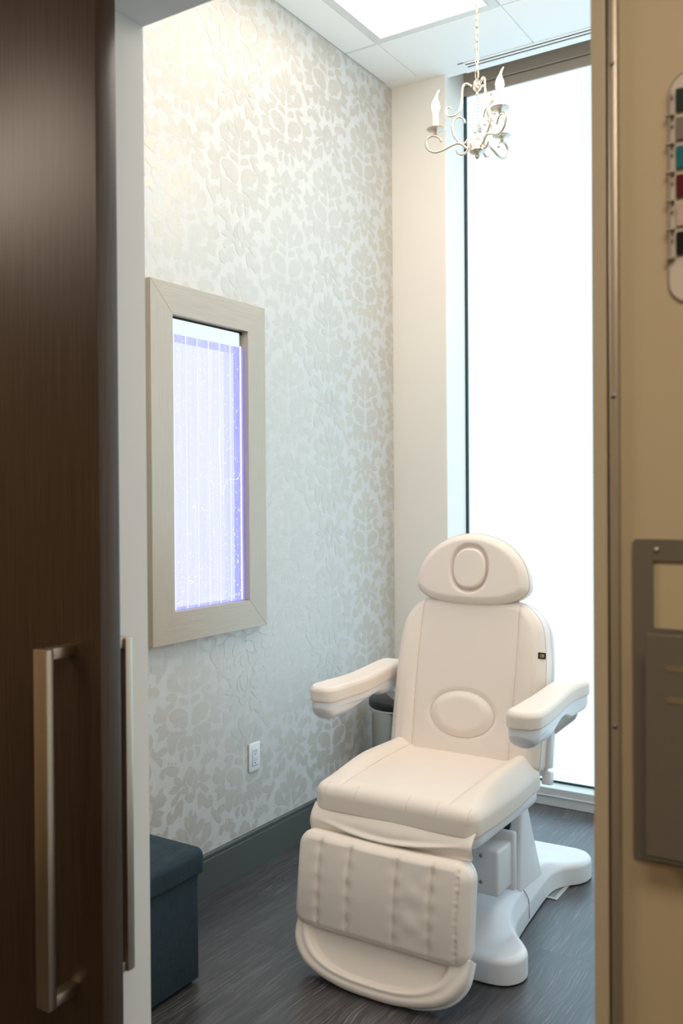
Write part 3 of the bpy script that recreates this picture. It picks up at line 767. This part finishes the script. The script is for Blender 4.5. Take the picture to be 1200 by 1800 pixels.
for i, (nm, c) in enumerate(flags):
    zc = z - STEP*i
    bm = bmesh.new(); box(bm, rx0-0.0025, rx0+0.008, yw-0.010, yw-0.002, zc-STEP*0.5-0.0012, zc-STEP*0.5+0.0012, 0.0005, 1)
    box(bm, rx0+0.0015, rx0+0.0035, yw-0.008, yw-0.002, zc-STEP/2, zc+STEP/2, 0.0005, 1)
    box(bm, rx0+0.0035, rx0+0.006, yw-0.007, yw-0.002, zc+0.004, zc+0.008, 0.0005, 1)
    o = link('hinge_clip', rebase(bm, p0), mat('hinge_plastic', (0.48, 0.42, 0.37), 0.3), t, smooth=False)
    bm = nbox(rx0+0.0095, rx1+0.02, yw-0.006, yw-0.004, zc-STEP*0.40, zc+STEP*0.40, bev=0.0006, seg=1)
    o = link('flag', rebase(bm, p0), mat('flag_'+nm.replace(' ', '_'), c, 0.35), t, smooth=False); o['label'] = nm + ' flag'

# ================================================================== treatment chair
CX = -1.400
P0 = Vector((CX, 3.0, 0))
chair = thing('treatment_chair', 'cream leatherette powered treatment chair with headrest, padded arms and white plastic base', 'chair', P0)
def cp(name, bm, m, parent=None, **k):
    return link(name, rebase(bm, P0), m, parent or chair, **k)
def bm_of(r): return r[0]

# -- base: one long cover with four spread feet
BR = Matrix.Translation((-1.395, 3.085, 0)) @ Matrix.Rotation(math.radians(2.5), 4, 'Z')
kw = [(-0.505, 0.245), (-0.50, 0.275), (-0.485, 0.305), (-0.455, 0.328), (-0.42, 0.336), (-0.385, 0.330), (-0.35, 0.308), (-0.31, 0.276), (-0.26, 0.248), (-0.20, 0.234), (-0.10, 0.226), (0.0, 0.222), (0.12, 0.218), (0.22, 0.220), (0.28, 0.240), (0.31, 0.262), (0.34, 0.290), (0.375, 0.308), (0.42, 0.314), (0.455, 0.305), (0.485, 0.280), (0.50, 0.24)]
kk = catmull(kw, 5)
rows = [(p[0], -p[1], p[1]) for p in kk]
def base_top(x, y):
    f = sst(0.26, 0.17, abs(x))
    return 0.050*f*sst(0.42, 0.12, y)*sst(-0.46, -0.26, y)
bm, _, _ = pad(rows, 0.082, 0.022, 0.004, 90, top=base_top, mtx=BR @ Matrix.Translation((0, 0, 0.004)))
base = cp('base_cover', bm, MT['plastic'])
# joint line across the right and left arm of the cover
joint_m = mat('joint_grey', (0.30, 0.30, 0.32), 0.6)
for sx in (-1, 1):
    bm = bmesh.new(); pts = []
    for k in range(24):
        x = 0.07+0.153*k/23; zt = 0.086+0.050*sst(0.26, 0.17, x)
        d = 0.2245-x
        if d < 0.03: zt -= 0.030*(1-math.sqrt(max(0, 1-(1-max(d, 0)/0.03)**2)))
        pts.append((sx*x, -0.075+0.02*(k/23)**2, zt))
    pts.append((sx*0.2245, -0.055, 0.02))
    tube(bm, pts, 0.0016, 6)
    bmesh.ops.transform(bm, matrix=BR, verts=bm.verts[:])
    cp('cover_joint', bm, joint_m, base)
# -- side shrouds and the column between them
def loft(bm, secs):
    """secs: list of rings of points"""
    R = [[bm.verts.new(p) for p in s] for s in secs]; n = len(R[0])
    for A, B in zip(R, R[1:]):
        for k in range(n): bm.faces.new((A[k], A[(k+1) % n], B[(k+1) % n], B[k]))
    bm.faces.new(R[0][::-1]); bm.faces.new(R[-1])
def rsec(cx, cy, hx, hy, r, z, n=5):
    r = min(r, hx*0.95, hy*0.95)
    return [(x, y, z) for x, y in rrect2(cx-hx, cx+hx, cy-hy, cy+hy, r, n)]
for sx in (-1, 1):
    bm = bmesh.new(); secs = []
    for k in range(17):
        u = k/16; z = 0.07+0.345*u
        q = u**0.8
        xo = 0.208-0.016*u ; xi = 0.118+0.050*u**1.3
        yf = -0.10+0.07*u**1.2; yb = 0.17-0.15*u**0.9
        secs.append(rsec(sx*(xo+xi)/2, (yf+yb)/2, (xo-xi)/2, (yb-yf)/2, 0.012, z))
    loft(bm, secs); bmesh.ops.transform(bm, matrix=BR, verts=bm.verts[:])
    cp('side_shroud', bm, MT['plastic'], angle=50)
bm = bmesh.new(); box(bm, -0.112, 0.112, -0.055, 0.17, 0.10, 0.44, 0.008, 2)
bmesh.ops.transform(bm, matrix=BR, verts=bm.verts[:]); cp('lift_column', bm, MT['plastic_panel'], angle=40)
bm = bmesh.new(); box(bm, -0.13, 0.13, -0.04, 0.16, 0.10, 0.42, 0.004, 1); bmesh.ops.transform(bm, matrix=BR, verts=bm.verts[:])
cp('column_gap_shade', bm, MT['gap'], smooth=False)  # dark filler box puts the shade between column and shrouds into colour
bm = bmesh.new(); box(bm, -0.205, 0.130, 0, 0.13, 0, 0.145, 0.010, 3)
bmesh.ops.transform(bm, matrix=Matrix.Translation((-1.262, 2.68, 0.232)), verts=bm.verts[:])
box(bm, -1.30, -1.122, 2.79, 2.815, 0.215, 0.405, 0.008, 3)
mh = cp('motor_housing', bm, MT['plastic_panel'], angle=40)
for x, z in ((-1.190, 0.355), (-1.190, 0.272)):
    bm = bmesh.new(); lathe(bm, [(0.0058, 0), (0.0055, 0.002), (0.003, 0.0035), (0.0001, 0.0038)], n=20, mtx=Matrix.Translation((x, 2.680, z)) @ Matrix.Rotation(PI/2, 4, 'X'))
    cp('screw', bm, MT['screw'], mh)

# -- seat
SY0, SY1, SZ = 2.462, 3.035, 0.478
def seat_top(x, y):
    a = abs(x)
    h = 0.030*sst(0.170, 0.235, a)*sst(SY0+0.02, SY0+0.30, y)
    h += 0.006*(1-(a/0.3)**2)
    h -= 0.005*gauss(a-(0.188+0.02*(y-SY0)), 0.006)*sst(SY0+0.0, SY0+0.05, y)
    h -= 0.010*sst(SY0+0.14, SY0-0.02, y)
    return h
rows = rrow(SY0, SY1, lambda t: 0.286+0.010*math.sin(PI*min(1, t*1.2)), 0.045, 0.035, 90)
bm, surf, loop = pad(rows, 0.096, 0.046, 0.016, 110, top=seat_top, mtx=Matrix.Translation((CX, 0, SZ)))
seat = cp('seat_cushion', bm, MT['leather'])
bm = bmesh.new()
for sx in (-1, 1):
    tube(bm, [(CX+sx*(0.188+0.02*(y-SY0)), y, SZ+surf(sx*(0.188+0.02*(y-SY0)), y)-0.0002) for y in np.linspace(SY0+0.012, SY1-0.02, 50)], 0.0013, 6)
L2 = [p for p in loop]
c0 = np.mean(np.array(L2), 0)
for xx in (-0.235, -0.125, 0.06, 0.16, 0.262):
    tube(bm, [(CX+xx, y, SZ+surf(xx, y)-0.0004) for y in np.linspace(SY0+0.0015, SY0+0.035, 16)], 0.0011, 6)
cp('seam_piping', bm, MT['thread'], seat)
# seat pan in white plastic below
rows = rrow(2.50, 3.03, 0.276, 0.05, 0.04, 50)
bm, _, _ = pad(rows, 0.052, 0.008, 0.030, 50, mtx=Matrix.Translation((CX, 0, 0.430)))
cp('seat_pan', bm, MT['plastic'])
# loose leather flap between seat and leg rest
bm = bmesh.new(); NX, NZ = 60, 24; G = []
for i in range(NX+1):
    u = i/NX; x = CX-0.283+0.566*u; row = []
    for j in range(NZ+1):
        v = j/NZ
        bul = 0.018*math.sin(PI*min(1, v*1.15))
        fold = 0.018*gauss((v-0.42-0.30*math.sin(PI*u)), 0.08)*sst(0.0, 0.35, u)*sst(1.0, 0.7, u)
        y = 2.478 - bul - fold - 0.030*v + 0.004*math.sin(9*u)
        z = 0.500 - (0.092-0.020*u)*v - 0.008*math.sin(PI*u)*v
        row.append((x, y, z))
    G.append(row)
top_ = [[bm.verts.new(p) for p in r] for r in G]
bot_ = [[bm.verts.new((p[0], p[1]+0.004, p[2])) for p in r] for r in G]
for i in range(NX):
    for j in range(NZ):
        bm.faces.new((top_[i][j], top_[i+1][j], top_[i+1][j+1], top_[i][j+1])); bm.faces.new((bot_[i][j], bot_[i][j+1], bot_[i+1][j+1], bot_[i+1][j]))
for i in range(NX):
    bm.faces.new((top_[i][0], bot_[i][0], bot_[i+1][0], top_[i+1][0])); bm.faces.new((top_[i][NZ], top_[i+1][NZ], bot_[i+1][NZ], bot_[i][NZ]))
for j in range(NZ):
    bm.faces.new((top_[0][j], top_[0][j+1], bot_[0][j+1], bot_[0][j])); bm.faces.new((top_[NX][j], bot_[NX][j], bot_[NX][j+1], top_[NX][j+1]))
cp('leather_flap', bm, MT['leather'])

# -- leg rest: local x right, y down the leg, z out of the pad
def frame_mtx(origin, yax, zax):
    y = Vector(yax).normalized(); z = Vector(zax).normalized(); x = y.cross(z)
    m = Matrix((x, y, z)).transposed().to_4x4(); m.translation = Vector(origin); return m
la = math.radians(7)
upv = Vector((0, math.sin(la), math.cos(la))); outv = Vector((0, -math.cos(la), math.sin(la)))
LO = Vector((CX-0.006, 2.374, 0.138))    # bottom edge of the pad, front face
ML = frame_mtx(LO - 0.062*outv, upv, outv)
HL = 0.296
seams = (-0.205, -0.095, 0.07, 0.185)
def leg_top(x, y):
    h = 0.008*(1-(x/0.3)**2)
    h += 0.012*math.sin(PI*min(1, max(0, y/HL)))
    for s in seams: h -= 0.0065*gauss(x-s, 0.007)
    for s in seams: h -= 0.0030*gauss(x-s, 0.020)*(0.6+0.4*math.sin(y*120+s*50))
    h += 0.0022*math.sin(y*70+x*9)*gauss(x-0.13, 0.03)*sst(0.0, 0.1, y)*sst(HL, 0.15, y)
    h -= (0.006+0.0012*math.sin(y*330)+0.0008*math.sin(y*190))*gauss(x-0.268, 0.006)
    return h
rows = rrow(0, HL, 0.300, 0.045, 0.055, 110)
bm, surf, loop = pad(rows, 0.062, 0.027, 0.010, 130, top=leg_top, mtx=ML)
leg = cp('leg_rest', bm, MT['leather'])
for s in seams:
    bm = bmesh.new()
    for k in (-1, 1):
        xx = s + k*0.0032
        yk = 0.018
        while yk < HL-0.022:
            a = ML @ Vector((xx, yk, surf(xx, yk)+0.0003)); b = ML @ Vector((xx, yk+0.0035, surf(xx, yk+0.0035)+0.0003))
            tube(bm, [a, b], 0.0007, 5); yk += 0.0062
    cp('stitching', bm, MT['thread'], leg)
rows = rrow(-0.002, HL+0.004, 0.296, 0.05, 0.06, 50)
bm, _, _ = pad(rows, 0.022, 0.008, 0.008, 40, mtx=ML @ Matrix.Translation((0, 0, -0.018)))
cp('leg_rest_shell', bm, MT['plastic'])
# -- sliding foot extension with its pressed oval
fa = math.radians(29)
upf = Vector((0, math.sin(fa), math.cos(fa))); outf = Vector((0, -math.cos(fa), math.sin(fa)))
FO = Vector((CX-0.004, 2.400, 0.168)); HF = 0.176
MF = frame_mtx(FO - HF*upf - 0.045*outf, upf, outf)
FK = np.array([(0, .03), (.0015, .075), (.006, .115), (.014, .160), (.026, .203), (.040, .235), (.056, .258), (.075, .276), (.10, .291), (.13, .298), (.19, .300)]).T
fk = np.array(catmull(FK.T, 6)); FK = fk.T
rows = []
for k in range(80):
    th = PI*k/79; y = HF*(1-math.cos(th))/2; tt = y/HF
    W = float(np.interp(y, FK[0], FK[1]))
    rows.append((y, -max(W, 0.03), max(W, 0.03)))
def foot_top(x, y):
    # sunken D, its lip parallel to the outer rim
    q = ((abs(x)/0.240)**2.6 + (max(0, (HF*0.98-y))/(HF*0.74))**2.6)
    return -0.016*sst(1.10, 0.92, q) + 0.004*gauss(q-1.22, 0.12)
bm, surf, loop = pad(rows, 0.045, 0.018, 0.010, 110, top=foot_top, mtx=MF)
cp('foot_rest', bm, MT['leather'])
rows2 = [(y-0.004, a-0.004, b+0.004) for y, a, b in rows]
bm, _, _ = pad(rows2, 0.018, 0.006, 0.008, 50, mtx=MF @ Matrix.Translation((0, 0, -0.014)))
cp('foot_rest_shell', bm, MT['plastic'])

# -- back rest
ba = math.radians(12)
upb = Vector((0, math.sin(ba), math.cos(ba))); outb = Vector((0, -math.cos(ba), math.sin(ba)))
TB = 0.110; BO = Vector((CX-0.004, 2.965, 0.545))
MB_ = frame_mtx(BO - TB*outb, upb, outb)
HB = 0.588
def bw(t): return 0.288 - 0.008*t - 0.018*sst(0.6, 1.0, t) + 0.006*math.sin(PI*t)
def sx_of(y): return 0.186 + 0.004*(y/HB) + 0.004*math.sin(y*6)
def back_top(x, y):
    a = abs(x); h = 0.012*sst(0.17, 0.23, a)*sst(HB, HB*0.7, y) + 0.004*(1-(a/0.3)**2)
    h -= 0.0045*gauss(a-sx_of(y), 0.006)
    q = math.hypot(x/0.118, (y-0.172)/0.079)
    h += 0.010*sst(1.02, 0.72, q) - 0.006*gauss(q-1.05, 0.07)
    h += 0.002*math.sin((x-0.05)*60+(y)*25)*gauss(x-0.10, 0.05)*gauss(y-0.05, 0.05)
    h -= 0.0035*gauss(a-0.262, 0.005)*sst(HB, HB*.8, y)
    return h
rows = rrow(0, HB, bw, 0.03, 0.115, 130)
bm, surf, loop = pad(rows, TB, 0.034, 0.020, 140, top=back_top, mtx=MB_)
back = cp('back_rest', bm, MT['leather'])
bm = bmesh.new()
for sx in (-1, 1):
    tube(bm, [MB_ @ Vector((sx*sx_of(y), y, surf(sx*sx_of(y), y)+0.0002)) for y in np.linspace(0.02, HB-0.012, 60)], 0.0012, 6)
tube(bm, [MB_ @ Vector((0.124*math.cos(a), 0.172+0.083*math.sin(a), surf(0.124*math.cos(a), 0.172+0.083*math.sin(a))+0.0002)) for a in np.linspace(0, 2*PI, 72, endpoint=False)], 0.0014, 6, closed=True)
tube(bm, [MB_ @ Vector((p[0]*1.002, p[1], TB-0.034)) for p in loop[::2]], 0.0016, 6, closed=True)
cp('seam_piping', bm, MT['thread'], back)
bm = bmesh.new(); mt_ = MB_ @ Matrix.Translation((0.2795, 0.402, TB-0.0085)) @ Matrix.Rotation(math.radians(42), 4, 'Y')
box(bm, -0.014, 0.014, -0.011, 0.011, -0.001, 0.002, 0.0005, 1, mtx=mt_)
tg = cp('maker_tag', bm, MT['black'], back, smooth=False); tg['label'] = 'small black tag with gold mark'
bm = bmesh.new(); box(bm, -0.007, 0.006, -0.005, -0.003, 0.002, 0.0026, mtx=mt_); box(bm, -0.007, -0.005, -0.003, 0.005, 0.002, 0.0026, mtx=mt_)
box(bm, -0.003, 0.007, 0.002, 0.005, 0.002, 0.0026, mtx=mt_); box(bm, 0.004, 0.007, -0.003, 0.002, 0.002, 0.0026, mtx=mt_); box(bm, -0.001, 0.003, -0.001, 0.001, 0.002, 0.0026, mtx=mt_)
cp('gold_mark', bm, MT['gold'], tg, smooth=False)
rows = rrow(-0.01, HB+0.004, lambda t: bw(t)+0.003, 0.03, 0.12, 60)
bm, _, _ = pad(rows, 0.030, 0.006, 0.014, 50, mtx=MB_ @ Matrix.Translation((0, 0, -0.022)))
cp('back_shell', bm, MT['plastic'])
for sx in (-1, 1):
    bm = bmesh.new()
    box(bm, sx*0.288-0.014, sx*0.288+0.014, 0.02, 0.30, -0.030, 0.016, 0.006, 2, mtx=MB_)
    box(bm, sx*0.290-0.016, sx*0.290+0.016, -0.035, 0.010, -0.030, 0.008, 0.005, 2, mtx=MB_)
    cp('hinge_cover', bm, MT['plastic'], angle=40)

# -- head rest: D-shaped pillow with the face-hole plug
ha = math.radians(9)
uph = Vector((0, math.sin(ha), math.cos(ha))); outh = Vector((0, -math.cos(ha), math.sin(ha)))
TH = 0.078; HO = Vector((CX-0.006, 3.062, 1.098)); HH = 0.262
MH = frame_mtx(HO - TH*outh, uph, outh)
rows = []
for k in range(100):
    th = PI*k/99; y = HH*(1-math.cos(th))/2
    if y < 0.072: W = 0.221*math.sqrt(max(0, 1-((0.072-y)/0.072)**2))**0.82
    else: W = 0.221*math.sqrt(max(0, 1-((y-0.072)/(HH-0.072))**2.05))
    W = max(W, 0.012); rows.append((y, -W, W))
def hq(x, y): return (abs(x)/0.067)**2.3 + (abs(y-0.132)/0.080)**2.3
def head_top(x, y):
    q = hq(x, y)
    return 0.010*(1-(x/0.22)**2) - 0.017*sst(1.45, 0.95, q) - 0.004*gauss(x-0.196, 0.004)*0
bm, surf, loop = pad(rows, TH, 0.030, 0.018, 120, top=head_top, mtx=MH)
head = cp('head_rest', bm, MT['leather'])
rows = []
for k in range(50):
    th = PI*k/49; y = -0.074*math.cos(th); W = 0.064*max(0, 1-(abs(y)/0.074)**2.3)**(1/2.3); rows.append((y, -max(W, 0.004), max(W, 0.004)))
bm, _, _ = pad(rows, 0.030, 0.009, 0.004, 50, top=lambda x, y: 0.003*(1-(x/0.056)**2), mtx=MH @ Matrix.Translation((0, 0.132, TH-0.020)))
cp('face_plug', bm, MT['leather'], head)
bm = bmesh.new()
tube(bm, [MH @ Vector((p[0]*1.003, HH/2+(p[1]-HH/2)*1.003, TH-0.026)) for p in loop[::2]], 0.0017, 6, closed=True)
tube(bm, [MH @ Vector((0.0635*math.copysign(abs(math.cos(a))**(2/2.3), math.cos(a)), 0.132+0.0735*math.copysign(abs(math.sin(a))**(2/2.3), math.sin(a)), TH+0.0045)) for a in np.linspace(0, 2*PI, 60, endpoint=False)], 0.0012, 6, closed=True)
cp('seam_piping', bm, MT['thread'], head)
bm = bmesh.new(); box(bm, -0.10, 0.10, 0.02, 0.20, -0.012, 0.006, 0.008, 2, mtx=MH); cp('head_shell', bm, MT['plastic'], angle=40)
for sx in (-1, 1):
    bm = bmesh.new(); tube(bm, [MH @ Vector((sx*0.06, 0.08, -0.012)), MB_ @ Vector((sx*0.06, HB-0.10, -0.012))], 0.007, 10)
    cp('head_post', bm, MT['steel'])

# -- arm rests
AZ = 0.842
def arm_rows(sx, inset=0.0, y0=2.605, y1=3.17):
    # centre line wanders slightly outward at both ends; tip rounded
    dd = -0.010 if sx < 0 else 0.0
    key = [(2.605, 0.366+dd), (2.70, 0.368+dd), (2.85, 0.360+dd), (3.00, 0.356), (3.10, 0.364), (3.17, 0.370)]
    cl = catmull(key, 8); cy_ = [p[0] for p in cl]; cx_ = [p[1] for p in cl]
    rows = []
    for k in range(70):
        th = PI*k/69; y = (y0+inset)+(y1-y0-2*inset)*(1-math.cos(th))/2
        c = np.interp(y, cy_, cx_); W = 0.052+0.004*math.cos((y-2.66)*9)
        W -= inset
        e0, e1 = 0.055, 0.045
        if y-(y0+inset) < e0: W -= e0*0.8*(1-math.sqrt(max(0, 1-(1-(y-y0-inset)/e0)**2)))
        if (y1-inset)-y < e1: W -= e1*0.8*(1-math.sqrt(max(0, 1-(1-(y1-inset-y)/e1)**2)))
        rows.append((y, sx*c-W, sx*c+W))
    return rows
def arm_lift(y): return -0.004 + 0.012*sst(2.80, 3.08, y)
for sx in (-1, 1):
    arm = bpy.data.objects.new('arm_rest', None); COL.objects.link(arm); arm.parent = chair; arm.location = (sx*0.37, -0.1, AZ-0.05)
    off = P0 + Vector(arm.location)
    def ap(name, bm, m, **k):
        for v in bm.verts: v.co.z += arm_lift(v.co.y)
        bmesh.ops.translate(bm, verts=bm.verts[:], vec=-off); return link(name, bm, m, arm, **k)
    bm, surf, loop = pad(arm_rows(sx), 0.050, 0.014, 0.008, 50, top=lambda x, y: 0.004, mtx=Matrix.Translation((CX, 0, AZ-0.050)))
    ap('arm_pad', bm, MT['leather'])
    bm = bmesh.new(); A_ = np.array(loop); c0 = A_.mean(0)
    rws = arm_rows(sx, 0.0045)
    lp = [(r[1], r[0]) for r in rws] + [(r[2], r[0]) for r in rws[::-1]]
    tube(bm, [(CX+p[0], p[1], AZ-0.0045) for p in lp], 0.0016, 6, closed=True)
    ap('seam_piping', bm, MT['leather'])
    rb = arm_rows(sx, 0.005)
    def under(x, y):
        f = sst(2.60, 2.66, y)*sst(2.90, 2.74, y)
        g = sst(2.92, 3.02, y)*sst(3.17, 3.12, y)
        cc = (abs(x)-0.363)/0.05
        return -(0.042*f + 0.034*g)*max(0, 1-cc*cc*0.85)**0.5
    bm, _, _ = pad(rb, 0.026, 0.002, 0.010, 50, bot=under, mtx=Matrix.Translation((CX, 0, AZ-0.074)))
    ap('arm_shell', bm, MT['plastic'])
    bm = bmesh.new()
    tube(bm, catmull([(CX+sx*0.372, 3.08, AZ-0.085), (CX+sx*0.36, 3.12, AZ-0.12), (CX+sx*0.315, 3.14, AZ-0.16), (CX+sx*0.27, 3.135, AZ-0.20)], 6), 0.018, 14)
    ap('arm_bracket', bm, MT['plastic'])
